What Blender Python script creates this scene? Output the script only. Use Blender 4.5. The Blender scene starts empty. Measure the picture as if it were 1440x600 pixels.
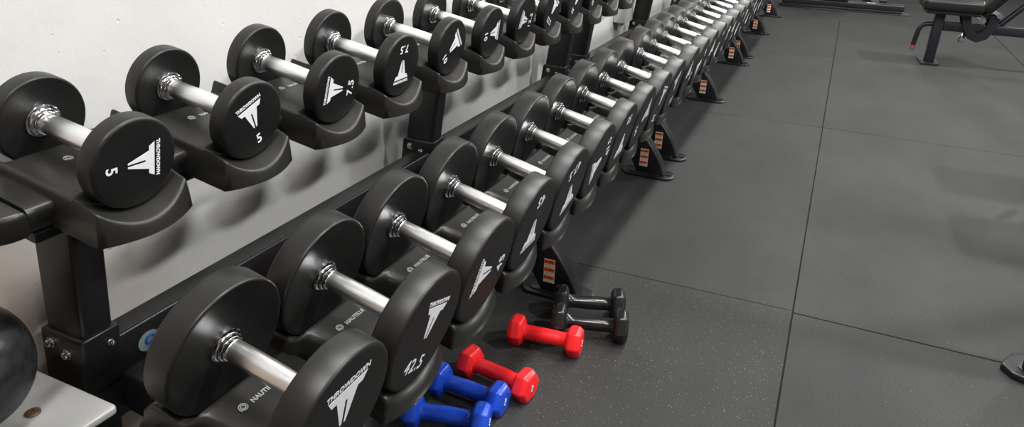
import bpy, bmesh, math, random
from mathutils import Vector, Matrix
random.seed(7)
S = bpy.context.scene
COL = S.collection
R = math.radians
PI = math.pi

# ------------------------------------------------------------------ camera
cam = bpy.data.cameras.new('camera'); camo = bpy.data.objects.new('camera', cam); COL.objects.link(camo)
cam.sensor_width = 36; cam.lens = 993.34 / 1440 * 36
cam.shift_y = -(300 - 250.0) / 1440
cam.clip_start = 0.02; cam.clip_end = 100
yaw, pitch, roll = R(23.8051), R(-22.3654), R(2.116)
fwd = Vector((-math.sin(yaw) * math.cos(pitch), math.cos(yaw) * math.cos(pitch), math.sin(pitch)))
right = Vector((math.cos(yaw), math.sin(yaw), 0)); up = right.cross(fwd)
Rv = math.cos(roll) * right + math.sin(roll) * up
Uv = -math.sin(roll) * right + math.cos(roll) * up
m = Matrix((Rv, Uv, -fwd)).transposed().to_4x4()
m.translation = Vector((1.0808, 0.0077, 1.0426))
camo.matrix_world = m
S.camera = camo

# ------------------------------------------------------------------ light
S.view_settings.view_transform = 'Standard'; S.view_settings.look = 'None'
S.view_settings.gamma = 1; S.view_settings.use_curve_mapping = False
S.view_settings.exposure = 0.9
w = bpy.data.worlds.new('room_air'); S.world = w; w.use_nodes = True
w.node_tree.nodes['Background'].inputs[0].default_value = (1, 0.98, 0.95, 1)
w.node_tree.nodes['Background'].inputs[1].default_value = 0.14

def area(name, loc, sx, sy, power, rot=(0, 0, 0), color=(1, 0.995, 0.98)):
    l = bpy.data.lights.new(name, 'AREA'); l.shape = 'RECTANGLE'; l.size = sx; l.size_y = sy
    l.energy = power; l.color = color
    o = bpy.data.objects.new(name, l); o.location = loc; o.rotation_euler = rot; COL.objects.link(o); return o
LIGHTS = [(1.25, -0.4, 22), (1.25, 1.4, 25), (1.25, 3.2, 25), (1.25, 5.0, 19), (1.25, 6.8, 17), (1.25, 8.6, 16),
          (3.4, -0.6, 14), (3.4, 2.0, 66), (3.4, 5.4, 64), (3.4, 8.8, 16), (5.8, 1.0, 34), (5.8, 4.6, 18)]
for i, (x, y, p) in enumerate(LIGHTS):
    area('ceiling_light_glow', (x, y, 2.93), 0.18, 1.1 if x < 2 else .36, p)

# ------------------------------------------------------------------ materials
def mat(name, col, rough=0.5, metal=0.0, spec=0.5, coat=0.0, noise=None, bump=None, emit=None):
    """noise=(scale, amount, roughness_amount) varies colour; bump=(scale, strength, distance)"""
    M = bpy.data.materials.new(name); M.use_nodes = True
    nt = M.node_tree; b = nt.nodes['Principled BSDF']
    b.inputs['Base Color'].default_value = (*col, 1); b.inputs['Roughness'].default_value = rough
    b.inputs['Metallic'].default_value = metal; b.inputs['Specular IOR Level'].default_value = spec
    b.inputs['Coat Weight'].default_value = coat
    tc = nt.nodes.new('ShaderNodeTexCoord')
    if noise:
        n = nt.nodes.new('ShaderNodeTexNoise'); n.inputs['Scale'].default_value = noise[0]; n.inputs['Detail'].default_value = 5
        nt.links.new(tc.outputs['Object'], n.inputs['Vector'])
        mr = nt.nodes.new('ShaderNodeMapRange'); mr.inputs[1].default_value = .3; mr.inputs[2].default_value = .7
        mr.inputs[3].default_value = 1 - noise[1]; mr.inputs[4].default_value = 1 + noise[1]
        nt.links.new(n.outputs['Fac'], mr.inputs[0])
        v = nt.nodes.new('ShaderNodeVectorMath'); v.operation = 'SCALE'; v.inputs[0].default_value = col
        nt.links.new(mr.outputs[0], v.inputs['Scale']); nt.links.new(v.outputs[0], b.inputs['Base Color'])
        mr2 = nt.nodes.new('ShaderNodeMapRange'); mr2.inputs[1].default_value = .3; mr2.inputs[2].default_value = .7
        mr2.inputs[3].default_value = rough - noise[2]; mr2.inputs[4].default_value = rough + noise[2]
        nt.links.new(n.outputs['Fac'], mr2.inputs[0]); nt.links.new(mr2.outputs[0], b.inputs['Roughness'])
    if bump:
        n = nt.nodes.new('ShaderNodeTexNoise'); n.inputs['Scale'].default_value = bump[0]; n.inputs['Detail'].default_value = 3
        nt.links.new(tc.outputs['Object'], n.inputs['Vector'])
        bp = nt.nodes.new('ShaderNodeBump'); bp.inputs['Strength'].default_value = bump[1]; bp.inputs['Distance'].default_value = bump[2]
        nt.links.new(n.outputs['Fac'], bp.inputs['Height']); nt.links.new(bp.outputs[0], b.inputs['Normal'])
    if emit:
        b.inputs['Emission Color'].default_value = (*emit[0], 1); b.inputs['Emission Strength'].default_value = emit[1]
    return M
M = {}
M['urethane'] = mat('black_urethane', (.0085, .0082, .0080), .40, spec=.42, noise=(18, .15, .05), bump=(350, .06, .0005))
M['plastic'] = mat('black_moulded_plastic', (.0135, .0130, .0122), .38, spec=.42, noise=(9, .12, .05), bump=(500, .10, .0004))
M['powder'] = mat('black_powder_coat', (.009, .009, .0095), .36, spec=.5, bump=(900, .08, .0003))
M['satin'] = mat('satin_black_steel', (.012, .013, .015), .30, spec=.45)
M['chrome'] = mat('chrome', (.82, .83, .85), .09, metal=1)
M['grip'] = mat('brushed_steel_grip', (.95, .95, .95), .29, metal=1, bump=(1400, .15, .0003))
M['white'] = mat('white_print', (.80, .82, .86), .5)
M['greyprint'] = mat('grey_print', (.42, .42, .41), .5)
M['bolt'] = mat('bolt_steel', (.62, .60, .55), .25, metal=1)
M['rustbolt'] = mat('worn_bolt', (.26, .17, .12), .45, metal=.7, noise=(200, .4, .1))
M['plate'] = mat('brushed_grey_steel_plate', (.60, .60, .59), .38, metal=.15, noise=(14, .08, .05))
M['red'] = mat('red_vinyl', (.86, .018, .024), .30, spec=.5, bump=(90, .12, .001))
M['blue'] = mat('blue_vinyl', (.008, .060, .50), .28, spec=.5, noise=(50, .10, .04), bump=(90, .12, .001))
M['blackv'] = mat('black_vinyl', (.011, .011, .011), .21, spec=.5, noise=(60, .2, .03), bump=(110, .12, .001))
M['ball'] = mat('black_rubber_ball', (.020, .021, .023), .42, noise=(60, .4, .1), bump=(160, .2, .001))
M['ribbed'] = mat('ribbed_rubber', (.03, .03, .03), .6)
M['orange'] = mat('orange_label', (.85, .13, .02), .5)
M['cream'] = mat('cream_label', (.85, .83, .72), .5)
M['ink'] = mat('black_ink', (.03, .03, .03), .6)
M['badge'] = mat('pale_grey_badge', (.25, .31, .33), .45)
M['badgeblue'] = mat('blue_badge_print', (.01, .12, .62), .35)
M['pad'] = mat('black_upholstery', (.014, .0135, .013), .33, spec=.4, bump=(300, .15, .0006))
M['frame'] = mat('grey_black_frame', (.010, .013, .017), .38, spec=.4)
M['redtrim'] = mat('red_trim', (.5, .02, .02), .4)
M['paper'] = mat('cream_sticker', (.6, .55, .45), .6)
M['subfloor'] = mat('dark_subfloor', (.008, .008, .008), .9)
M['ceiling'] = mat('ceiling_paint', (.80, .80, .79), .8)
M['lamp'] = mat('lit_lamp_diffuser', (.9, .9, .88), .5, emit=((1, .965, .91), 5.0))
M['lampbody'] = mat('white_lamp_body', (.8, .8, .8), .4)
M['box'] = mat('pale_grey_painted_box', (.50, .50, .48), .6)

def wall_mat():
    m_ = bpy.data.materials.new('white_painted_masonry'); m_.use_nodes = True
    nt = m_.node_tree; b = nt.nodes['Principled BSDF']; L = nt.links
    tc = nt.nodes.new('ShaderNodeTexCoord')
    n1 = nt.nodes.new('ShaderNodeTexNoise'); n1.inputs['Scale'].default_value = 2.2; n1.inputs['Detail'].default_value = 6
    L.new(tc.outputs['Object'], n1.inputs['Vector'])
    # white paint above, bare beige-grey plaster with a wandering edge near the floor
    sep = nt.nodes.new('ShaderNodeSeparateXYZ'); L.new(tc.outputs['Object'], sep.inputs[0])
    n3 = nt.nodes.new('ShaderNodeTexNoise'); n3.inputs['Scale'].default_value = 5; n3.inputs['Detail'].default_value = 4
    L.new(tc.outputs['Object'], n3.inputs['Vector'])
    # the bare patch sits at the near end, low on the wall
    ma = nt.nodes.new('ShaderNodeMath'); ma.operation = 'MULTIPLY_ADD'; ma.inputs[1].default_value = .9; 
    L.new(sep.outputs['Y'], ma.inputs[0]); L.new(sep.outputs['Z'], ma.inputs[2])
    mb = nt.nodes.new('ShaderNodeMath'); mb.operation = 'MULTIPLY_ADD'; mb.inputs[1].default_value = .5
    L.new(n3.outputs['Fac'], mb.inputs[0]); L.new(ma.outputs[0], mb.inputs[2])
    mr = nt.nodes.new('ShaderNodeMapRange'); mr.inputs[1].default_value = 1.05; mr.inputs[2].default_value = 1.4
    L.new(mb.outputs[0], mr.inputs[0])
    mix = nt.nodes.new('ShaderNodeMix'); mix.data_type = 'RGBA'
    mix.inputs[6].default_value = (.44, .36, .30, 1); mix.inputs[7].default_value = (.58, .58, .57, 1)
    L.new(mr.outputs[0], mix.inputs[0])
    mul = nt.nodes.new('ShaderNodeMix'); mul.data_type = 'RGBA'; mul.blend_type = 'MULTIPLY'; mul.inputs[0].default_value = 1
    mr2 = nt.nodes.new('ShaderNodeMapRange'); mr2.inputs[1].default_value = .3; mr2.inputs[2].default_value = .7
    mr2.inputs[3].default_value = .93; mr2.inputs[4].default_value = 1.04
    L.new(n1.outputs['Fac'], mr2.inputs[0]); L.new(mix.outputs[2], mul.inputs[6]); L.new(mr2.outputs[0], mul.inputs[7])
    L.new(mul.outputs[2], b.inputs['Base Color'])
    b.inputs['Roughness'].default_value = .55
    n2 = nt.nodes.new('ShaderNodeTexNoise'); n2.inputs['Scale'].default_value = 14; n2.inputs['Detail'].default_value = 8; n2.inputs['Roughness'].default_value = .55
    L.new(tc.outputs['Object'], n2.inputs['Vector'])
    vo = nt.nodes.new('ShaderNodeTexVoronoi'); vo.inputs['Scale'].default_value = 34; L.new(tc.outputs['Object'], vo.inputs['Vector'])
    pit = nt.nodes.new('ShaderNodeMapRange'); pit.inputs[1].default_value = .04; pit.inputs[2].default_value = .12
    pit.inputs[3].default_value = -.5; pit.inputs[4].default_value = 0
    L.new(vo.outputs['Distance'], pit.inputs[0])
    ad = nt.nodes.new('ShaderNodeMath'); L.new(n2.outputs['Fac'], ad.inputs[0]); L.new(pit.outputs[0], ad.inputs[1])
    bp = nt.nodes.new('ShaderNodeBump'); bp.inputs['Strength'].default_value = .35; bp.inputs['Distance'].default_value = .006
    L.new(ad.outputs[0], bp.inputs['Height']); L.new(bp.outputs[0], b.inputs['Normal'])
    return m_
M['wall'] = wall_mat()

def floor_mat(name, base, speck):
    m_ = bpy.data.materials.new(name); m_.use_nodes = True
    nt = m_.node_tree; b = nt.nodes['Principled BSDF']; L = nt.links
    tc = nt.nodes.new('ShaderNodeTexCoord')
    n1 = nt.nodes.new('ShaderNodeTexNoise'); n1.inputs['Scale'].default_value = 3.2; n1.inputs['Detail'].default_value = 8; n1.inputs['Roughness'].default_value = .6
    mp = nt.nodes.new('ShaderNodeMapping'); mp.inputs['Scale'].default_value = (1, .55, 1); L.new(tc.outputs['Object'], mp.inputs[0]); L.new(mp.outputs[0], n1.inputs['Vector'])
    mr = nt.nodes.new('ShaderNodeMapRange'); mr.inputs[1].default_value = .3; mr.inputs[2].default_value = .7; mr.inputs[3].default_value = .80; mr.inputs[4].default_value = 1.20
    L.new(n1.outputs['Fac'], mr.inputs[0])
    n2 = nt.nodes.new('ShaderNodeTexNoise'); n2.inputs['Scale'].default_value = 260; n2.inputs['Detail'].default_value = 2
    L.new(tc.outputs['Object'], n2.inputs['Vector'])
    mr2 = nt.nodes.new('ShaderNodeMapRange'); mr2.inputs[1].default_value = .3; mr2.inputs[2].default_value = .7; mr2.inputs[3].default_value = .75; mr2.inputs[4].default_value = 1.25
    L.new(n2.outputs['Fac'], mr2.inputs[0])
    mm = nt.nodes.new('ShaderNodeMath'); mm.operation = 'MULTIPLY'; L.new(mr.outputs[0], mm.inputs[0]); L.new(mr2.outputs[0], mm.inputs[1])
    sc = nt.nodes.new('ShaderNodeVectorMath'); sc.operation = 'SCALE'; sc.inputs[0].default_value = base; L.new(mm.outputs[0], sc.inputs['Scale'])
    vo = nt.nodes.new('ShaderNodeTexVoronoi'); vo.inputs['Scale'].default_value = 150; L.new(tc.outputs['Object'], vo.inputs['Vector'])
    near = nt.nodes.new('ShaderNodeMath'); near.operation = 'LESS_THAN'; near.inputs[1].default_value = .20; L.new(vo.outputs['Distance'], near.inputs[0])
    sp = nt.nodes.new('ShaderNodeSeparateColor'); L.new(vo.outputs['Color'], sp.inputs[0])
    pick = nt.nodes.new('ShaderNodeMath'); pick.operation = 'LESS_THAN'; pick.inputs[1].default_value = speck; L.new(sp.outputs[0], pick.inputs[0])
    both = nt.nodes.new('ShaderNodeMath'); both.operation = 'MULTIPLY'; L.new(near.outputs[0], both.inputs[0]); L.new(pick.outputs[0], both.inputs[1])
    mix = nt.nodes.new('ShaderNodeMix'); mix.data_type = 'RGBA'; mix.inputs[7].default_value = (.12, .117, .105, 1)
    L.new(both.outputs[0], mix.inputs[0]); L.new(sc.outputs[0], mix.inputs[6]); L.new(mix.outputs[2], b.inputs['Base Color'])
    b.inputs['Roughness'].default_value = .75; b.inputs['Specular IOR Level'].default_value = .22
    bp = nt.nodes.new('ShaderNodeBump'); bp.inputs['Strength'].default_value = .35; bp.inputs['Distance'].default_value = .0015
    L.new(n2.outputs['Fac'], bp.inputs['Height']); L.new(bp.outputs[0], b.inputs['Normal'])
    return m_
M['mat_plain'] = floor_mat('plain_rubber_matting', (.032, .0325, .0325), .012)
M['mat_speck'] = floor_mat('flecked_rubber_matting', (.031, .031, .0305), .25)

# ------------------------------------------------------------------ mesh helpers
def finish(bm, name, material, smooth=35):
    me = bpy.data.meshes.new(name)
    bmesh.ops.recalc_face_normals(bm, faces=bm.faces[:])
    bm.to_mesh(me); bm.free()
    for mm_ in (material if isinstance(material, (list, tuple)) else [material]): me.materials.append(mm_)
    if smooth:
        me.polygons.foreach_set('use_smooth', [True] * len(me.polygons))
        me.set_sharp_from_angle(angle=R(smooth))
    return me
def link(name, me, parent=None, loc=(0, 0, 0), rot=(0, 0, 0)):
    o = bpy.data.objects.new(name, me); COL.objects.link(o); o.parent = parent; o.location = loc; o.rotation_euler = rot
    return o
def obj(name, bm, material, parent=None, loc=(0, 0, 0), rot=(0, 0, 0), smooth=35):
    return link(name, finish(bm, name, material, smooth), parent, loc, rot)
def tag(o, label=None, cat=None, group=None, kind=None):
    if label: o['label'] = label
    if cat: o['category'] = cat
    if group: o['group'] = group
    if kind: o['kind'] = kind
    return o
def thing(name, label, cat, loc=(0, 0, 0), rot=(0, 0, 0), group=None):
    o = bpy.data.objects.new(name, None); COL.objects.link(o); o.location = loc; o.rotation_euler = rot
    o.empty_display_size = .05
    return tag(o, label, cat, group)
def add(bm, other):
    me = bpy.data.meshes.new('tmp'); other.to_mesh(me); other.free(); bm.from_mesh(me); bpy.data.meshes.remove(me); return bm
def box(bm, x0, x1, y0, y1, z0, z1, bev=0, seg=3, mtx=None):
    b = bmesh.new(); bmesh.ops.create_cube(b, size=1)
    for v in b.verts: v.co = Vector(((x0 + x1) / 2 + v.co.x * (x1 - x0), (y0 + y1) / 2 + v.co.y * (y1 - y0), (z0 + z1) / 2 + v.co.z * (z1 - z0)))
    if bev: bmesh.ops.bevel(b, geom=b.edges[:] + b.verts[:], offset=bev, segments=seg, affect='EDGES', profile=.5)
    if mtx is not None: bmesh.ops.transform(b, matrix=mtx, verts=b.verts)
    return add(bm, b)
def prism(bm, pts, y0, y1, bev=0, seg=2, axis='y', mtx=None):
    """polygon pts extruded: axis y -> pts are (x,z); axis z -> (x,y); axis x -> (y,z)"""
    b = bmesh.new()
    def P3(p, t):
        return {'y': (p[0], t, p[1]), 'z': (p[0], p[1], t), 'x': (t, p[0], p[1])}[axis]
    a = [b.verts.new(P3(p, y0)) for p in pts]; c = [b.verts.new(P3(p, y1)) for p in pts]
    n = len(pts); f1 = b.faces.new(a); f2 = b.faces.new(c[::-1])
    for i in range(n): b.faces.new((a[i], c[i], c[(i + 1) % n], a[(i + 1) % n]))
    bmesh.ops.recalc_face_normals(b, faces=b.faces[:])
    if bev:
        caps = list(set(f1.edges[:]) | set(f2.edges[:]))
        bmesh.ops.bevel(b, geom=caps, offset=bev, segments=seg, affect='EDGES', profile=.5)
    if mtx is not None: bmesh.ops.transform(b, matrix=mtx, verts=b.verts)
    return add(bm, b)
def lathe(bm, prof, axis='x', n=48, mtx=None, cap=True):
    """prof: list of (t, r) along the axis"""
    b = bmesh.new(); rings = []
    for t, r in prof:
        ring = []
        for i in range(n):
            a = 2 * PI * i / n; c, s = r * math.cos(a), r * math.sin(a)
            ring.append(b.verts.new({'x': (t, c, s), 'y': (c, t, s), 'z': (c, s, t)}[axis]))
        rings.append(ring)
    for p, q in zip(rings, rings[1:]):
        for i in range(n): b.faces.new((p[i], p[(i + 1) % n], q[(i + 1) % n], q[i]))
    if cap: b.faces.new(rings[0]); b.faces.new(rings[-1][::-1])
    if mtx is not None: bmesh.ops.transform(b, matrix=mtx, verts=b.verts)
    return add(bm, b)
def tube(bm, pts, r, n=16, closed=False):
    pts = [Vector(p) for p in pts]; b = bmesh.new(); rings = []; prev = None
    for i, p in enumerate(pts):
        d = ((pts[min(i + 1, len(pts) - 1)] - pts[max(i - 1, 0)])).normalized()
        u = d.cross(Vector((0, 1, 0))) if abs(d.y) < .9 else d.cross(Vector((1, 0, 0)))
        if prev is not None:
            u = prev - d * prev.dot(d)
        u.normalize(); prev = u; v = d.cross(u)
        rings.append([b.verts.new(p + r * (math.cos(2 * PI * k / n) * u + math.sin(2 * PI * k / n) * v)) for k in range(n)])
    for p, q in zip(rings, rings[1:]):
        for i in range(n): b.faces.new((p[i], p[(i + 1) % n], q[(i + 1) % n], q[i]))
    b.faces.new(rings[0]); b.faces.new(rings[-1][::-1])
    return add(bm, b)
def smoothpath(pts, n=6):
    """Catmull-Rom through pts"""
    P = [Vector(p) for p in pts]; out = []
    for i in range(len(P) - 1):
        p0 = P[max(i - 1, 0)]; p1 = P[i]; p2 = P[i + 1]; p3 = P[min(i + 2, len(P) - 1)]
        for k in range(n):
            t = k / n
            out.append(.5 * ((2 * p1) + (p2 - p0) * t + (2 * p0 - 5 * p1 + 4 * p2 - p3) * t * t + (3 * p1 - p0 - 3 * p2 + p3) * t ** 3))
    out.append(P[-1]); return out
_txt = {}
def text_mesh(s, size, material, bold=0.0, extr=.0003, align='CENTER', sx=1.0, gap=1.0):
    key = (s, size, material.name, bold, sx, gap)
    if key in _txt: return _txt[key]
    c = bpy.data.curves.new('lettering', 'FONT'); c.body = s; c.size = size; c.extrude = extr; c.offset = bold
    c.space_character = gap; c.align_x = align; c.align_y = 'CENTER'; c.resolution_u = 3
    o = bpy.data.objects.new('lettering', c); COL.objects.link(o)
    dg = bpy.context.evaluated_depsgraph_get(); me = bpy.data.meshes.new_from_object(o.evaluated_get(dg))
    bpy.data.objects.remove(o); bpy.data.curves.remove(c)
    me.materials.clear(); me.materials.append(material)
    for v in me.vertices: v.co = Vector((v.co.z, v.co.x * sx, v.co.y))     # letters lie in the y/z plane, face +x
    _txt[key] = me; return me

# ------------------------------------------------------------------ room
def quadslab(name, x0, x1, y0, y1, z0, z1, material, kind='structure'):
    bm = bmesh.new(); box(bm, x0, x1, y0, y1, z0, z1)
    o = obj(name, bm, material, smooth=0); tag(o, kind=kind); return o
X1, Y0, Y1, H = 8.0, -3.0, 12.0, 3.0
quadslab('wall_left', -.18, .02, Y0, Y1, 0, H, M['wall'])
quadslab('wall_right', X1, X1 + .2, Y0, Y1, 0, H, M['wall'])
quadslab('wall_back', -.18, X1 + .2, Y1, Y1 + .2, 0, H, M['wall'])
quadslab('wall_front', -.18, X1 + .2, Y0 - .2, Y0, 0, H, M['wall'])
quadslab('ceiling', -.18, X1 + .2, Y0 - .2, Y1 + .2, H, H + .15, M['ceiling'])

def build_floor():
    bm = bmesh.new(); g = .0022
    box(bm, -.18, X1 + .2, Y0 - .2, Y1 + .2, -.12, -.012)
    for f in bm.faces: f.material_index = 1
    k = math.tan(R(.76))
    def slab(x0, x1, ya, yb, ka, kb, mi, g=.0022):
        """mat with slightly skewed ends: ya/yb at x=1.125"""
        b = bmesh.new()
        P = [(x0 + g, ya + ka * (x0 - 1.125) + g), (x1 - g, ya + ka * (x1 - 1.125) + g), (x1 - g, yb + kb * (x1 - 1.125) - g), (x0 + g, yb + kb * (x0 - 1.125) - g)]
        lo = [b.verts.new((*p, -.012)) for p in P]; hi = [b.verts.new((*p, 0)) for p in P]
        b.faces.new(lo); top = b.faces.new(hi[::-1])
        for i in range(4): b.faces.new((lo[i], lo[(i + 1) % 4], hi[(i + 1) % 4], hi[i]))
        bmesh.ops.recalc_face_normals(b, faces=b.faces[:])
        bmesh.ops.bevel(b, geom=list(top.edges), offset=.0012, segments=1, affect='EDGES')
        for f in b.faces: f.material_index = mi
        add(bm, b)
    ys = [1.828 - 1.83 * 2.6, 1.828 - 1.83, 1.828, 3.672, 5.515, 7.26, 9.1, Y1 + .1]
    xs = [1.125, 2.352, 3.58, 4.8, 6.03, 7.25, X1 + .15]
    for i in range(len(xs) - 1):
        for j in range(len(ys) - 1):
            if i == 0 and j >= 5: continue
            slab(xs[i], xs[i + 1], ys[j], ys[j + 1], k, k, 0)
    # the column beside the rack: its joints do not line up with the next column
    ysl = [-3.0, .02, 1.838, 3.672, 5.515, 7.26, 9.1, Y1 + .1]; kl = [0, 0, .045, .065, .125, k, k, k]
    for j in range(len(ysl) - 1):
        slab(-.1, 1.125 if j < 5 else 2.352, ysl[j], ysl[j + 1], kl[j], kl[j + 1], 2 if j < 2 else 0, .0022 if j > 2 else .0012)
    o = obj('floor', bm, [M['mat_plain'], M['subfloor'], M['mat_speck']], smooth=0); tag(o, kind='structure')
build_floor()

# ceiling lamps (housings and lit diffusers of the lights above)
for i, (x, y, p) in enumerate(LIGHTS):
    t = thing('ceiling_light', 'white strip light on the ceiling, number %s of the grid counted from the near left' % ['one', 'two', 'three', 'four', 'five', 'six', 'seven', 'eight', 'nine', 'ten', 'eleven', 'twelve'][i], 'ceiling light', (x, y, 2.94), group='strip lights on the ceiling')
    bm = bmesh.new(); box(bm, -.16, .16, -.6, .6, 0, .06, .008); obj('housing', bm, M['lampbody'], t)
    bm = bmesh.new(); box(bm, -.14, .14, -.575, .575, -.004, .002); obj('diffuser', bm, M['lamp'], t)

# ------------------------------------------------------------------ saddle (one dumbbell cradle), local x down the slope, y along the rack
def saddle_mesh(hw, ped, pedlo, pedhi, bottom, Rs, rest, s_front, bulge, s_back, hp, wing_top, wing_lo, wing_hi, wing_bot, name, rr=.006, waist=0):
    """heightfield body with a scoop for each head, plus the low wings that join it to its neighbours"""
    bm = bmesh.new()
    base = [-1, -.985, -.965, -.94, -.90, -.84, -.76, -.66, -.54, -.4, -.26, -.13, 0]
    ys = [hw * t for t in base] + [-hw * t for t in base[-2::-1]]
    def dense(a, b, n, edge=True):
        return [a + (b - a) * i / n for i in range(n + 1)]
    L = s_front - s_back
    ss = [0, .004, .01, .018, .03]; S1 = []
    S1 += [s_back, s_back + .0015, s_back + .004, s_back + .008, s_back + .014]
    a = pedlo - .012
    S1 += dense(s_back + .02, a, 3) + dense(a + .002, pedlo + .012, 7) + dense(pedlo + .03, pedhi - .02, 3)
    S1 += dense(pedhi - .010, pedhi + .005, 7) + dense(pedhi + .009, s_front - .012, 3) + [s_front - .008, s_front - .005, s_front - .0025, s_front - .001, s_front]
    S1 = sorted(set(S1))
    zc = rest + Rs
    def sm(x): x = max(0, min(1, x)); return x * x * (3 - 2 * x)
    def top(s, y):
        scoop = zc - math.sqrt(max(Rs * Rs - y * y, 1e-6)) 
        scoop = min(scoop, ped)
        z = ped - .004 * (abs(y) / hw) ** 3
        # front scoop cut
        k = sm((s - (pedhi - .006)) / .008)
        fr = scoop - .006 * max(0, (s - pedhi - .010)) / (s_front - pedhi - .010)
        if s > pedhi - .006: z = z * (1 - k) + fr * k
        # back scoop cut
        kb = sm(((pedlo + .004) - s) / .012)
        if s < pedlo + .004: z = z * (1 - kb) + scoop * kb
        # rounded long edges
        d = hw - abs(y)
        if d < rr: z -= rr - math.sqrt(max(0, rr * rr - (rr - d) ** 2))
        for e, q in ((s_front - s, rr * .8), (s - s_back, rr)):
            if e < q: z -= q - math.sqrt(max(0, q * q - (q - e) ** 2))
        return z
    grid = []
    for s in S1:
        row = []
        for y in ys:
            f = 1 - (y / hw) ** 2
            k1 = max(0, (s - pedhi) / (s_front - pedhi)); k0 = max(0, (pedlo - s) / (pedlo - s_back))
            wa = 1 - waist * sm((s - pedlo + .01) / .03) * sm((pedhi + .004 - s) / .02)
            row.append(bm.verts.new((s + bulge * f * k1 - .6 * bulge * f * k0, y * wa, top(s, y))))
        grid.append(row)
    ns, ny = len(S1), len(ys)
    for i in range(ns - 1):
        for j in range(ny - 1): bm.faces.new((grid[i][j], grid[i + 1][j], grid[i + 1][j + 1], grid[i][j + 1]))
    # skirts
    loop = [grid[i][0] for i in range(ns)] + [grid[-1][j] for j in range(1, ny)] + [grid[i][-1] for i in range(ns - 2, -1, -1)] + [grid[0][j] for j in range(ny - 2, 0, -1)]
    cx = (s_front + s_back) / 2
    def down(v, t, out):
        x, y, z = v.co; zz = z + (bottom - z) * t
        return bm.verts.new((x + (out if x > pedhi + .006 else (-out if x < pedlo - .006 else 0)), y * (1 + out / hw), zz))
    prev = loop
    for t, out in ((.35, .002), (.9, .0045), (1.0, .0020)):
        cur = [down(v, t, out) for v in loop]
        n = len(loop)
        for i in range(n): bm.faces.new((prev[i], prev[(i + 1) % n], cur[(i + 1) % n], cur[i]))
        prev = cur
    bm.faces.new(prev)
    # wings
    if wing_top is not None:
        for sg in (-1, 1):
            a, b_ = sorted((sg * (hw - .004), sg * (hp - .0004)))
            wb = bmesh.new(); r_ = .010
            prof = [(wing_lo, wing_bot), (wing_lo, wing_top - r_ * .3), (wing_lo + r_ * .3, wing_top)]
            prof += [(wing_hi - r_ + r_ * math.sin(t * PI / 12), wing_top - r_ + r_ * math.cos(t * PI / 12)) for t in range(7)]
            prof += [(wing_hi - .002, wing_bot + .008), (wing_hi - .010, wing_bot)]
            prism(bm, prof, a, b_, 0)
    return finish(bm, name, M['plastic'], 50)

THT, THB = R(9.81), R(13.19)
TOPX, TOPZ, BOTX, BOTZ = .2076, .7541, .5105, .5432
TH_, TL, TW = .0578, .1389, .0250        # top: radius, clear length, head thickness
BH_, BL, BW = .0868, .1389, .0370
top_saddle = saddle_mesh(.0630, -.031, .0112, .1335, -.083, .086, -.0584, .172, .016, -.044, .0962, -.046, -.030, .106, -.083, 'saddle', rr=.0045)
bot_saddle = saddle_mesh(.070, -.050, .0185, .130, -.1085, .093, -.0876, .168, .012, -.044, .089, -.086, -.030, .118, -.1085, 'saddle', rr=.015, waist=.24)

def spiral_mesh(r):
    bm = bmesh.new(); pts = []
    for i in range(34):
        a = i / 33 * 2.1 * 2 * PI; q = r * (.25 + .75 * i / 33)
        pts.append((0, q * math.cos(a), q * math.sin(a)))
    tube(bm, pts, r * .10, 6)
    return finish(bm, 'emblem', M['greyprint'])
SPIRAL = spiral_mesh(.0062)

# ------------------------------------------------------------------ rack
def bolt(name, parent, loc, rot, r=.0065):
    bm = bmesh.new(); lathe(bm, [(0, r * 1.35), (.0018, r * 1.35), (.0018, r), (.006, r), (.0075, r * .8), (.0075, r * .45), (.004, r * .45)], 'x', 20)
    return obj(name, bm, M['bolt'], parent, loc, rot)
TILT = R(7.671); TT = math.tan(TILT)
def post_x(z): return .187 + TT * (z - .574)      # front face of the post
def leg_profile():
    outer = [(.150, .312), (.24, .298), (.33, .280), (.395, .255), (.450, .214), (.497, .158), (.537, .108), (.566, .06), (.586, .012)]
    inner = [(.476, .012), (.460, .040), (.432, .085), (.395, .145), (.340, .190), (.270, .215), (.150, .235)]
    P = [p[:] for p in outer]
    o3 = smoothpath([(a, 0, b) for a, b in outer], 4); i3 = smoothpath([(a, 0, b) for a, b in inner], 4)
    return [(v.x, v.z) for v in o3] + [(v.x, v.z) for v in i3]
LEGP = leg_profile()
def stadium(x0, x1, y0, y1, n=10, nar=.75):
    """plan outline with rounded ends"""
    r = (y1 - y0) / 2; yc = (y0 + y1) / 2; out = []
    for i in range(n + 1):
        a = -PI / 2 + PI * i / n; out.append((x1 - r * nar + r * nar * math.cos(a), yc + r * math.sin(a)))
    for i in range(n + 1):
        a = PI / 2 + PI * i / n; out.append((x0 + r * nar + r * nar * math.cos(a), yc + r * math.sin(a)))
    return out
_legm = {}
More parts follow.
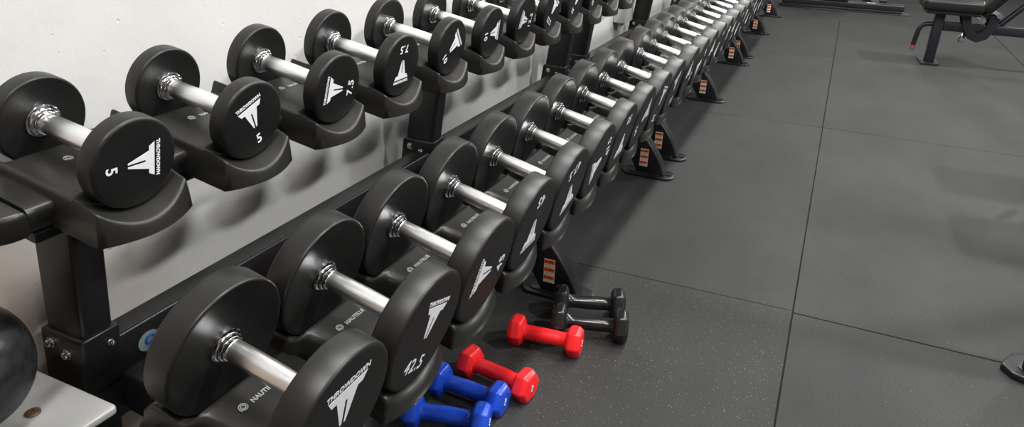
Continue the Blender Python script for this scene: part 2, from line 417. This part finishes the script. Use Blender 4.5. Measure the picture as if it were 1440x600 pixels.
def rack_leg(parent, yc):
    """curved front leg with foot plate and warning label, parts of the rack"""
    if 'leg' not in _legm:
        bm = bmesh.new(); prism(bm, LEGP, -.027, .027, .006, 3); _legm['leg'] = finish(bm, 'leg', M['satin'], 40)
        bm = bmesh.new(); prism(bm, stadium(.415, .622, -.046, .046), 0, .010, .003, 2, 'z')
        prism(bm, stadium(.435, .575, -.033, .033), .009, .015, .003, 2, 'z')
        lathe(bm, [(.0085, .011), (.0135, .011), (.0135, .0065), (.0105, .0065)], 'z', 20, Matrix.Translation((.600, 0, 0)))
        _legm['foot'] = finish(bm, 'foot_plate', M['satin'], 40)
        bm = bmesh.new(); lathe(bm, [(.0, .0062), (.0012, .0062)], 'z', 16); _legm['hole'] = finish(bm, 'bolt_hole', M['subfloor'])
        bm = bmesh.new(); box(bm, .484, .516, -.0279, -.0270, .040, .112); _legm['label'] = finish(bm, 'warning_label', M['cream'])
        bm = bmesh.new()
        for z in (.098, .074, .050): box(bm, .4845, .5155, -.0283, -.0279, z, z + .0115)
        _legm['band'] = finish(bm, 'orange_band', M['orange'])
        bm = bmesh.new()
        for z in (.098, .074, .050):
            box(bm, .496, .511, -.0285, -.0283, z + .0045, z + .008)
            prism(bm, [(.487, z + .003), (.493, z + .003), (.490, z + .0095)], -.0285, -.0283)
            for j in range(3): box(bm, .487, .513 - .004 * (j == 2), -.0282, -.0279, z - .0035 - j * .003, z - .0030 - j * .003)
        _legm['fine'] = finish(bm, 'fine_print', M['ink'])
    l = link('leg', _legm['leg'], parent, (0, yc, 0))
    f = link('foot_plate', _legm['foot'], parent, (0, yc, 0)); link('bolt_hole', _legm['hole'], f, (.600, 0, .0128))
    s = link('warning_label', _legm['label'], l); s['label'] = 'cream and orange striped warning sticker'
    link('orange_band', _legm['band'], l); link('fine_print', _legm['fine'], l)
def rack_post(parent, yc):
    """leaning post, its socket with bolts, rear foot"""
    if 'post' not in _legm:
        bm = bmesh.new(); mt = Matrix.Shear('XY', 4, (TT, 0))
        x0, x1 = post_x(0) - .083, post_x(0)
        b = bmesh.new(); box(b, x0, x1, -.025, .025, .012, .660, .007, 3)
        for v in b.verts: v.co.x += TT * v.co.z
        add(bm, b); _legm['post'] = finish(bm, 'post', M['powder'], 40)
        b = bmesh.new(); box(b, x0 - .006, x1 + .006, -.032, .078, .22, .300, .006, 3)
        box(b, x0 - .006, x1 + .006, -.032, .032, .290, .405, .006, 3)
        for v in b.verts: v.co.x += TT * v.co.z
        bm = bmesh.new(); add(bm, b); _legm['socket'] = finish(bm, 'socket', M['powder'], 40)
        bm = bmesh.new(); prism(bm, stadium(.022, .175, -.05, .05), 0, .012, .003, 2, 'z'); _legm['rear'] = finish(bm, 'rear_foot', M['powder'], 40)
    p = link('post', _legm['post'], parent, (0, yc, 0)); s = link('socket', _legm['socket'], parent, (0, yc, 0))
    link('rear_foot', _legm['rear'], parent, (0, yc, 0))
    for (x, z) in ((.098 - .0, .385), (.132, .374)): bolt('bolt', s, (x, -.032, z), (0, 0, -PI / 2))
    bolt('bolt', s, (post_x(.38) + .006, .012, .38), (0, 0, 0), .004)

top_y = [.532 + .1905 * k for k in range(12)]
bot_y = [.496 + .1775 * k for k in range(10)] + [2.311, 2.487, 2.663] + [2.847 + .1745 * k + (.025 if k > 12 else 0) for k in range(20)]
racks = []
RACKS = [(0.57, 'nearest dumbbell rack, black two tier, with the striped sticker leg beside the small hand weights', .385, 2.742),
         (2.8165, 'middle dumbbell rack, black two tier, starting at the close pair of curved legs', 2.755, 4.985),
         (5.09, 'farthest dumbbell rack, black two tier, ending near the machine at the top of the photo', 5.00, 7.23)]
def saddle_at(parent, kind, y, px):
    if kind == 'top':
        o = link('saddle', top_saddle, parent, (TOPX, y, TOPZ), (0, THT, 0)); wz, sx = -.0312, .052
    else:
        o = link('saddle', bot_saddle, parent, (BOTX, y, BOTZ), (0, THB, 0)); wz, sx = -.0502, .052
    if y < 2.4:
        link('emblem', SPIRAL, o, (sx, -.020 if kind == 'bot' else -.006, wz + .0006), (0, -PI / 2, PI))
        nm = text_mesh('NAUTILUS', .0088, M['greyprint'], .0002)
        link('lettering', nm, o, (sx + .001, (.012 if kind == 'bot' else .028), wz + .0006), (0, -PI / 2, 0))
    return o
for y0, lab, ya, yb in RACKS:
    rk = thing('dumbbell_rack', lab, 'dumbbell rack', (0, y0, 0)); racks.append(rk)
    rk['group'] = 'two tier racks along the wall'
    for k in range(3):
        rack_post(rk, k * 1.005); rack_leg(rk, k * 1.005 + .052)
    # crossbeam between the posts
    bm = bmesh.new(); box(bm, .112, .160, -.02, 2.03, .302, .377, .006, 3); obj('crossbeam', bm, M['powder'], rk)
    # steel trays carrying the two rows of saddles
    mt = Matrix.Translation((TOPX, 0, TOPZ)) @ Matrix.Rotation(THT, 4, 'Y')
    bm = bmesh.new(); box(bm, -.028, .098, ya - y0 + .06, yb - y0 - .02, -.100, -.084, .004, 2, mt); obj('upper_tray', bm, M['powder'], rk)
    mt = Matrix.Translation((BOTX, 0, BOTZ)) @ Matrix.Rotation(THB, 4, 'Y')
    bm = bmesh.new(); box(bm, -.070, .100, ya - y0 + .06, yb - y0 - .02, -.140, -.1095, .004, 2, mt)
    for k in range(3): box(bm, .44, .49, k * 1.005 + .022, k * 1.005 + .068, .18, .425, .004)
    bm = bm; obj('lower_tray', bm, M['powder'], rk)
    for y in top_y:
        if ya < y < yb: saddle_at(rk, 'top', y - y0, 0)
    for y in bot_y:
        if ya < y < yb: saddle_at(rk, 'bot', y - y0, 0)
# rounded end cap at the near end of the upper tier
def end_cap():
    bm = bmesh.new(); r_ = .010
    yb_ = -.0966; ya_ = -.160
    pts = [(-.030, yb_), (.106, yb_)] + [(.106 - .055 * (1 - math.cos(t * PI / 16)), yb_ - .010 - .05 * math.sin(t * PI / 16)) for t in range(9)] + [(-.030, ya_)]
    prism(bm, pts, -.083, -.046, .008, 3, 'z')
    return finish(bm, 'end_cap', M['plastic'], 45)
link('end_cap', end_cap(), racks[0], (TOPX, .532 - .57, TOPZ), (0, THT, 0))
# oval badge on the crossbeam
bm = bmesh.new(); lathe(bm, [(0, .019), (.0012, .019)], 'x', 36)
bd = obj('badge', bm, M['badge'], racks[0], (.160, .650 - .57, .338)); bd.scale = (1, 1.1, .9); bd['label'] = 'pale oval badge with a blue swirl'
bm = bmesh.new(); tube(bm, [(.0014, .010 * math.cos(a * .3) * (1 - a / 26), .012 * math.sin(a * .3) * (1 - a / 26)) for a in range(20)], .0022, 8)
obj('blue_swirl', bm, M['badgeblue'], bd)

# ------------------------------------------------------------------ round dumbbells
def logo_mesh(h):
    """winged spear under a bar of lettering; lies in y/z, faces +x, about h tall, tip down"""
    bm = bmesh.new(); t = .0004
    def poly(P):
        prism(bm, [(a * h, b * h) for a, b in P], 0, t, 0, axis='x')
    for sg in (1, -1):
        poly([(sg * .030, .30), (sg * .50, .30), (sg * .40, .13), (sg * .27, .13), (sg * .075, -.52), (sg * .030, -.52)][::sg])
    poly([(-.03, .30), (.03, .30), (.03, .02), (-.03, .02)])
    return finish(bm, 'logo', M['white'], 0)
_db = {}
def db_meshes(kind, r, num, bw=None):
    k = (kind, round(r, 4), bw)
    if k not in _db:
        # t = 0 is where the collar meets the head; the rim of the inner face stands a little proud of it
        Wd, e0, e1, lip = (TW, .0032, .0050, .0030) if kind == 'top' else (bw or BW, .0032, .0062, .0065)
        def prof():
            p = [(0, .018), (0, .024), (-lip * .9, r - e0 - .004)]
            p += [(-lip + e0 - e0 * math.cos(a), r - e0 + e0 * math.sin(a)) for a in [i * PI / 12 for i in range(7)]]
            w_ = Wd - lip
            p += [(w_ - e1 + e1 * math.sin(a), r - e1 + e1 * math.cos(a)) for a in [i * PI / 12 for i in range(1, 7)]]
            p += [(w_, r - e1 - .002), (w_, r * .5)]
            return p
        bm = bmesh.new(); lathe(bm, prof(), 'x', 72); hd = finish(bm, 'head', M['urethane'], 60)
        bm = bmesh.new()
        lathe(bm, [(0, .0225), (.0035, .0225), (.0048, .0205), (.0050, .0185), (.0085, .0185), (.0095, .0172), (.0098, .0158), (.0128, .0158), (.0138, .0145), (.0140, .0120)], 'x', 32)
        co = finish(bm, 'collar', M['chrome'], 30)
        gl = BL
        bm = bmesh.new(); pr = [(.013, .0128)]
        for i in range(9):
            u = i / 8; pr.append((.0145 + (gl - .029) * u, .0133 + .0010 * math.sin(PI * u)))
        pr.append((gl - .013, .0128)); lathe(bm, pr, 'x', 32); gr = finish(bm, 'grip', M['grip'], 30)
        _db[k] = (hd, co, gr, logo_mesh(.0445 if kind == 'top' else .058))
    return _db[k]
def dumbbell(kind, y, num, phi, label, group, r=None, bw=None, fs=1.0):
    th = THT if kind == 'top' else THB
    r = r or (TH_ if kind == 'top' else BH_)
    Wd = TW if kind == 'top' else (bw or BW)
    base_r = TH_ if kind == 'top' else BH_
    hd, co, gr, lg = db_meshes(kind, r, num, bw)
    cx, cz = (TOPX, TOPZ) if kind == 'top' else (BOTX, BOTZ)
    # origin on the lowest line under the middle of the grip
    mt = Matrix.Translation((cx, y, cz)) @ Matrix.Rotation(th, 4, 'Y')
    o = thing('round_dumbbell', label, 'dumbbell', mt @ Vector((BL / 2, 0, -base_r)), (0, th, 0), group)
    h = BL / 2
    a = link('head', hd, o, (h, 0, r)); link('head', hd, o, (-h, 0, r), (0, 0, PI))
    link('collar', co, o, (-h, 0, r)); link('collar', co, o, (h, 0, r), (0, 0, PI))
    link('grip', gr, o, (-h, 0, r))
    sc = r / base_r; big = kind != 'top'
    al = -R(phi)
    def face(name, me, dy, dz):
        c, s = math.cos(al), math.sin(al)
        dy *= fs; dz *= fs
        q = link(name, me, a, (Wd - (.0030 if not big else .0065) - .0001, dy * c - dz * s, dy * s + dz * c), (al, 0, 0)); q.scale = (1, fs, fs)
    face('logo', lg, 0, .012 if not big else .020)
    face('lettering', text_mesh('THROWDOWN', .0068 if not big else .0092, M['white'], .0003, sx=.98), 0, (.0305 if not big else .0425))
    face('weight_number', text_mesh(num, .0205 if not big else .029, M['white'], .0004, gap=1.12), 0, -.033 if not big else -.050)
    return o
ORD = ['first', 'second', 'third', 'fourth', 'fifth', 'sixth', 'seventh', 'eighth', 'ninth', 'tenth', 'eleventh', 'twelfth', 'thirteenth', 'fourteenth', 'fifteenth', 'sixteenth', 'seventeenth', 'eighteenth', 'nineteenth', 'twentieth', 'twenty-first', 'twenty-second', 'twenty-third', 'twenty-fourth', 'twenty-fifth', 'twenty-sixth', 'twenty-seventh', 'twenty-eighth', 'twenty-ninth', 'thirtieth', 'thirty-first', 'thirty-second', 'thirty-third', 'thirty-fourth']
TOPD = [('5', 92, .0578), ('5', -22, .0578), ('7.5', -82, .0590), ('7.5', 180, .0590), ('10', 52, .0596), ('10', 85, .0596), ('12.5', -80, .0622), ('12.5', 30, .0622), ('15', 35, .0640), ('15', 40, .0640), ('17.5', 120, .0650), ('17.5', 10, .0650)]
TD = ['with its lettering turned sideways', 'with its lettering nearly upright', 'with its numeral to the right of the logo', 'with its lettering upside down', 'with its lettering tilted right', 'with its lettering turned to the right', 'with its numeral right of the logo', 'with its lettering tilted right', 'partly cut by the top of the photo', 'mostly above the top of the photo', 'above the top of the photo', 'last above the top of the photo']
for k, y in enumerate(top_y):
    n, ph, r = TOPD[k]
    dumbbell('top', y, n, ph, 'black round dumbbell marked %s, %s along the upper tier from the near end' % (n, ORD[k]), 'round dumbbells on the upper tier', r)
BN = ['42.5', '42.5', '45', '45', '47.5', '47.5', '50', '50', '55', '55', '60', '60', '65', '65', '70', '70', '75', '75', '80', '80', '85', '85', '90', '90', '95', '95', '100', '100', '105', '105', '110', '110', '115', '115']
BP = [0, 22, -78, 180, 165, -115, 178, 60, 15, -20]
for k, y in enumerate(bot_y):
    ph = BP[k] if k < len(BP) else random.uniform(-180, 180)
    dumbbell('bot', y, BN[k], ph, 'large black round dumbbell marked %s, %s on the lower tier from the near end' % (BN[k], ORD[k]) if k < 8 else 'large black round dumbbell, %s on the lower tier from the near end' % ORD[k], 'round dumbbells on the lower tier', bw=round(.037 + .0012 * max(0, min(12, k - 3)), 4), fs=1.18 if k == 0 else 1.0)

# ------------------------------------------------------------------ small hex hand weights on the floor
def hex_meshes(material, F=.0345):
    rc = F / math.cos(PI / 6)          # flat to centre, corner radius
    def hexring(t, s): return [(t, s * rc * math.cos(PI / 3 * i), s * rc * math.sin(PI / 3 * i)) for i in range(6)]
    bm = bmesh.new(); rings = []
    for t, s in ((-.020, .66), (-.013, .96), (-.004, 1), (.008, 1), (.018, .82)):
        rings.append([bm.verts.new((t, y, z)) for (t, y, z) in [(t, s * rc * math.cos(PI / 3 * i), s * rc * math.sin(PI / 3 * i)) for i in range(6)]])
    for p, q in zip(rings, rings[1:]):
        for i in range(6): bm.faces.new((p[i], p[(i + 1) % 6], q[(i + 1) % 6], q[i]))
    bm.faces.new(rings[0]); bm.faces.new(rings[-1][::-1])
    bmesh.ops.recalc_face_normals(bm, faces=bm.faces[:])
    bmesh.ops.bevel(bm, geom=bm.edges[:] + bm.verts[:], offset=.0038, segments=3, affect='EDGES', profile=.6)
    hd = finish(bm, 'hex_head', material, 60)
    bm = bmesh.new(); pr = []
    for i in range(15):
        u = i / 14 * 2 - 1; x = u * .056
        pr.append((x, .0162 + .0022 * (1 - u * u) + .006 * max(0, abs(u) - .82) / .18))
    lathe(bm, pr, 'x', 28); hn = finish(bm, 'handle', material, 40)
    return hd, hn
HM = {'red': hex_meshes(M['red']), 'blue': hex_meshes(M['blue']), 'black': hex_meshes(M['blackv'], .0385)}
def hexweight(col, a, b, label, text, spin=0):
    a = Vector((*a, 0)); b = Vector((*b, 0)); d = b - a; L = d.length
    o = thing('hex_hand_weight', label, 'dumbbell', (a + b) / 2, (0, 0, math.atan2(d.y, d.x)), 'small hex hand weights on the floor')
    hd, hn = HM[col]; z = .0347 if col != 'black' else .0387; h = L / 2
    e = link('hex_head', hd, o, (h, 0, z)); link('hex_head', hd, o, (-h, 0, z), (0, 0, PI))
    g = link('handle', hn, o, (0, 0, z)); g.scale = (L / .143, 1, 1)
    if text: link('lettering', text_mesh(text, .0085, M['white'], .0002), e, (.0186, 0, 0), (R(spin), 0, 0))
    return o
hexweight('black', (.563, 1.533), (.703, 1.582), 'small black hex hand weight, the farther of the two black ones', None)
hexweight('black', (.590, 1.445), (.739, 1.488), 'small black hex hand weight, the nearer of the two black ones', None)
hexweight('red', (.512, 1.362), (.656, 1.380), 'small red hex hand weight beside the two black ones', '5 LB', 60)
hexweight('red', (.468, 1.198), (.614, 1.178), 'small red hex hand weight beside a blue one', '5 LB', 75)
hexweight('blue', (.437, 1.112), (.580, 1.110), 'small blue hex hand weight lying against a red one', '3 LB', 70)
hexweight('blue', (.437, 1.002), (.578, 1.036), 'small blue hex hand weight nearest the camera, cut by the bottom of the photo', '3 LB', 70)

# ------------------------------------------------------------------ steel stand and ball, lower left
st = thing('steel_stand', 'grey steel plate stand with a worn bolt, in the bottom left corner', 'stand', (.05, .3, 0))
def L_(x, y, z): return (x - .05, y - .3, z)
bm = bmesh.new()
pts = [(-.02, -.45), (.205, -.45), (.205, .02)]
P_ = [(-.025, -.35), (.190, -.35), (.212, .135)] + [(.212 + .002 - .006 + .008 * math.cos(a), .2035 + .008 * math.sin(a)) for a in (0, PI / 6, PI / 3, PI / 2)] + [(-.025, .2115)]
prism(bm, P_, .338, .350, .003, 3, 'z'); obj('plate', bm, M['plate'], st)
bm = bmesh.new(); lathe(bm, [(0, .010), (.002, .010), (.004, .007), (.004, .003), (.002, .003)], 'z', 24); obj('bolt', bm, M['rustbolt'], st, L_(.178, .449, .350))
bm = bmesh.new(); box(bm, 0, .20, -.03, .0, 0, .004, .001)
for i in range(36): box(bm, .004 + i * .0055, .0065 + i * .0055, -.03, 0, .003, .0055)
obj('rubber_strip', bm, M['ribbed'], st, L_(.012, .432, .350), (0, 0, R(-8)))
for x, y in ((.0, .17), (.17, .17), (.0, -.3), (.17, -.3)):
    bm = bmesh.new(); box(bm, x - .012, x + .012, y - .012, y + .012, 0, .338, .003); obj('leg', bm, M['powder'], st)
bm = bmesh.new(); bmesh.ops.create_uvsphere(bm, u_segments=48, v_segments=32, radius=.090)
bl = obj('rubber_ball', bm, M['ball'], None, (.138, .394, .4458)); tag(bl, 'black rubber ball on the grey steel plate', 'ball')

# ------------------------------------------------------------------ bench, upper right
bn = thing('weight_bench', 'black adjustable weight bench with padded seat and raised back', 'bench', (1.73, 5.68, 0), (0, 0, R(3)))
def cush(x0, x1, y0, y1, z0, z1, mtx=None):
    bm = bmesh.new(); box(bm, x0, x1, y0, y1, z0, z1, .028, 5, mtx); return bm
obj('seat_pad', cush(-.13, .235, -.14, .14, .375, .455), M['pad'], bn)
bm = bmesh.new(); box(bm, -.10, .22, -.11, .11, .352, .378, .004); obj('seat_base', bm, M['frame'], bn)
mt = Matrix.Translation((.235, 0, .36)) @ Matrix.Rotation(R(-52), 4, 'Y')
obj('back_pad', cush(.02, .86, -.14, .14, .0, .075, mt), M['pad'], bn)
bm = bmesh.new(); box(bm, .0, .80, -.05, .05, -.03, .0, .004, 2, mt); obj('back_frame', bm, M['frame'], bn)
bm = bmesh.new(); box(bm, -.030, .030, -.030, .030, .012, .355, .006, 3); obj('front_leg', bm, M['frame'], bn)
bm = bmesh.new(); prism(bm, [(-.055, -.07), (.045, -.07), (.062, -.045), (.062, .14), (-.055, .14)], 0, .014, .003, 2, 'z'); obj('front_foot', bm, M['satin'], bn)
bm = bmesh.new(); box(bm, .03, 1.05, -.03, .03, .235, .295, .006, 3); obj('main_beam', bm, M['frame'], bn)
bm = bmesh.new()
A_ = [(.115 + .0, .36), (.17, .36)]
outer = [(.11, .365), (.15, .26), (.185, .20), (.24, .178), (.295, .205), (.335, .27), (.345, .36)]
inner = [(.285, .36), (.28, .29), (.255, .245), (.235, .238), (.21, .255), (.185, .31), (.170, .365)]
prism(bm, outer + inner, -.052, -.044, .001, 1); prism(bm, outer + inner, .044, .052, .001, 1); obj('pivot_bracket', bm, M['frame'], bn)
bm = bmesh.new(); tube(bm, smoothpath([(-.03, -.0, .27), (-.075, -.0, .265), (-.105, -.0, .235), (-.115, -.0, .16), (-.120, 0, .11)], 5), .016, 14); obj('lift_handle', bm, M['satin'], bn)
bm = bmesh.new(); lathe(bm, [(0, .017), (.010, .017)], 'z', 20, Matrix.Translation((-.1205, 0, .108))); obj('red_ring', bm, M['redtrim'], bn)
bm = bmesh.new(); lathe(bm, [(0, .012), (.028, .0165)], 'z', 20, Matrix.Translation((-.1212, 0, .080))); obj('chrome_tip', bm, M['chrome'], bn)
for x, z in ((.33, .365), (.245, .325)):
    bm = bmesh.new(); lathe(bm, [(-.075, .016), (.075, .016)], 'y', 20, Matrix.Translation((x, 0, z))); obj('pivot_pin', bm, M['chrome'], bn)
for x in (.16, .56):
    bm = bmesh.new(); lathe(bm, [(.165, .016), (.175, .021), (.20, .021), (.21, .012), (.237, .008)], 'z', 20, Matrix.Translation((x, 0, 0))); obj('pull_pin', bm, M['chrome'], bn)
bm = bmesh.new(); tube(bm, [(.10, -.038, .262), (.10, -.041, .262)], .016, 20); obj('pin_plate', bm, M['powder'], bn)
bm = bmesh.new(); tube(bm, [(.36, 0, .30), (.62, 0, .62)], .019, 14); obj('strut', bm, M['satin'], bn)
bm = bmesh.new(); box(bm, 1.0, 1.07, -.035, .035, .012, .295, .006, 3); obj('rear_leg', bm, M['frame'], bn)
bm = bmesh.new(); box(bm, .98, 1.09, -.30, .30, 0, .014, .003); obj('rear_foot', bm, M['satin'], bn)

def copy_thing(o, loc, rz, label):
    c = o.copy(); COL.objects.link(c); c.location = loc; c.rotation_euler = (0, 0, rz); c['label'] = label
    for ch in list(o.children):
        d = ch.copy(); COL.objects.link(d); d.parent = c
        for g in ch.children:
            e = g.copy(); COL.objects.link(e); e.parent = d
    return c
# added benches out of frame, stand-ins for unseen equipment, to cast floor shadows
copy_thing(bn, (1.72, 1.28, 0), R(-4), 'added weight bench out of view right of the frame, the nearer one, put there to cast a floor shadow')
copy_thing(bn, (1.98, 3.02, 0), R(2), 'added weight bench out of view right of the frame, the farther one, put there to cast a floor shadow')

# ------------------------------------------------------------------ far machine base at the top of the photo
mc = thing('cable_machine', 'black machine with a long low base beam at the top of the photo', 'exercise machine', (.55, 7.93, 0), (0, 0, R(5)))
bm = bmesh.new(); box(bm, 0, 1.14, .0, .10, .035, .095, .012, 3); obj('base_beam', bm, M['satin'], mc)
bm = bmesh.new(); box(bm, -.02, 1.20, -.02, .12, 0, .010, .003); obj('base_plate', bm, M['satin'], mc)
bm = bmesh.new(); box(bm, -.02, 1.12, -.008, .108, .010, .036, .002); obj('beam_foot', bm, M['powder'], mc)
bm = bmesh.new(); box(bm, .28, .62, -.02, .35, .095, 1.5, .01); obj('weight_tower', bm, M['powder'], mc)
bm = bmesh.new(); box(bm, .55, .69, .10, .30, 0, .03, .004); obj('tower_foot', bm, M['satin'], mc)
bm = bmesh.new(); box(bm, .80, .88, .02, .06, .0953, .0960); s_ = obj('sticker', bm, M['paper'], mc); s_['label'] = 'small cream sticker'
bm = bmesh.new(); box(bm, .86, 1.10, .9, 1.0, 0, .03, .004); obj('side_foot', bm, M['satin'], mc)
bm = bmesh.new(); box(bm, .40, .98, .33, .40, .0, .06, .01, 2, None); box(bm, .90, .97, .33, .95, .0, .06, .01); obj('side_beam', bm, M['satin'], mc)

# ------------------------------------------------------------------ machine foot at the right edge, the rest stands out of the frame
cr = thing('squat_stand', 'black machine foot plate and upright cut by the right edge of the photo', 'exercise machine', (1.70, 1.80, 0), (0, 0, R(-22)))
bm = bmesh.new(); P_ = [(-.085, .035), (-.045, .075), (.30, .075), (.30, -.06), (-.06, -.06), (-.09, -.035)]
prism(bm, P_, 0, .018, .004, 3, 'z'); obj('foot_plate', bm, M['satin'], cr)
bm = bmesh.new(); prism(bm, [(x * .78 + .012, y * .72) for x, y in P_], .017, .021, .002, 2, 'z'); obj('foot_pad', bm, M['plastic'], cr)
bm = bmesh.new(); box(bm, -.052, .030, -.035, .040, .020, 1.75, .008, 3); obj('upright', bm, M['powder'], cr)
AR = Matrix.Translation((.037, 0, 0)) @ Matrix.Rotation(R(62), 4, 'Z') @ Matrix.Translation((-.037, 0, 0))
bm = bmesh.new(); box(bm, .07, .85, -.03, .03, .62, .69, .008, 3, AR); obj('cross_arm', bm, M['powder'], cr)
bm = bmesh.new(); box(bm, .80, .875, -.035, .040, .0, 1.75, .008, 3, AR); obj('rear_upright', bm, M['powder'], cr)
bm = bmesh.new(); box(bm, .0, .875, -.035, .040, 1.70, 1.77, .008, 3, AR); obj('top_beam', bm, M['powder'], cr)

# ------------------------------------------------------------------ electrical box on the wall
eb = thing('wall_box', 'pale grey electrical box and conduit on the wall behind the racks', 'electrical box', (.02, 3.72, .0))
bm = bmesh.new(); box(bm, 0, .07, -.07, .07, .40, .68, .006); obj('housing', bm, M['box'], eb)
bm = bmesh.new(); lathe(bm, [(0.0, .016), (.40, .016)], 'z', 16, Matrix.Translation((.03, -.02, 0))); obj('conduit', bm, M['box'], eb)
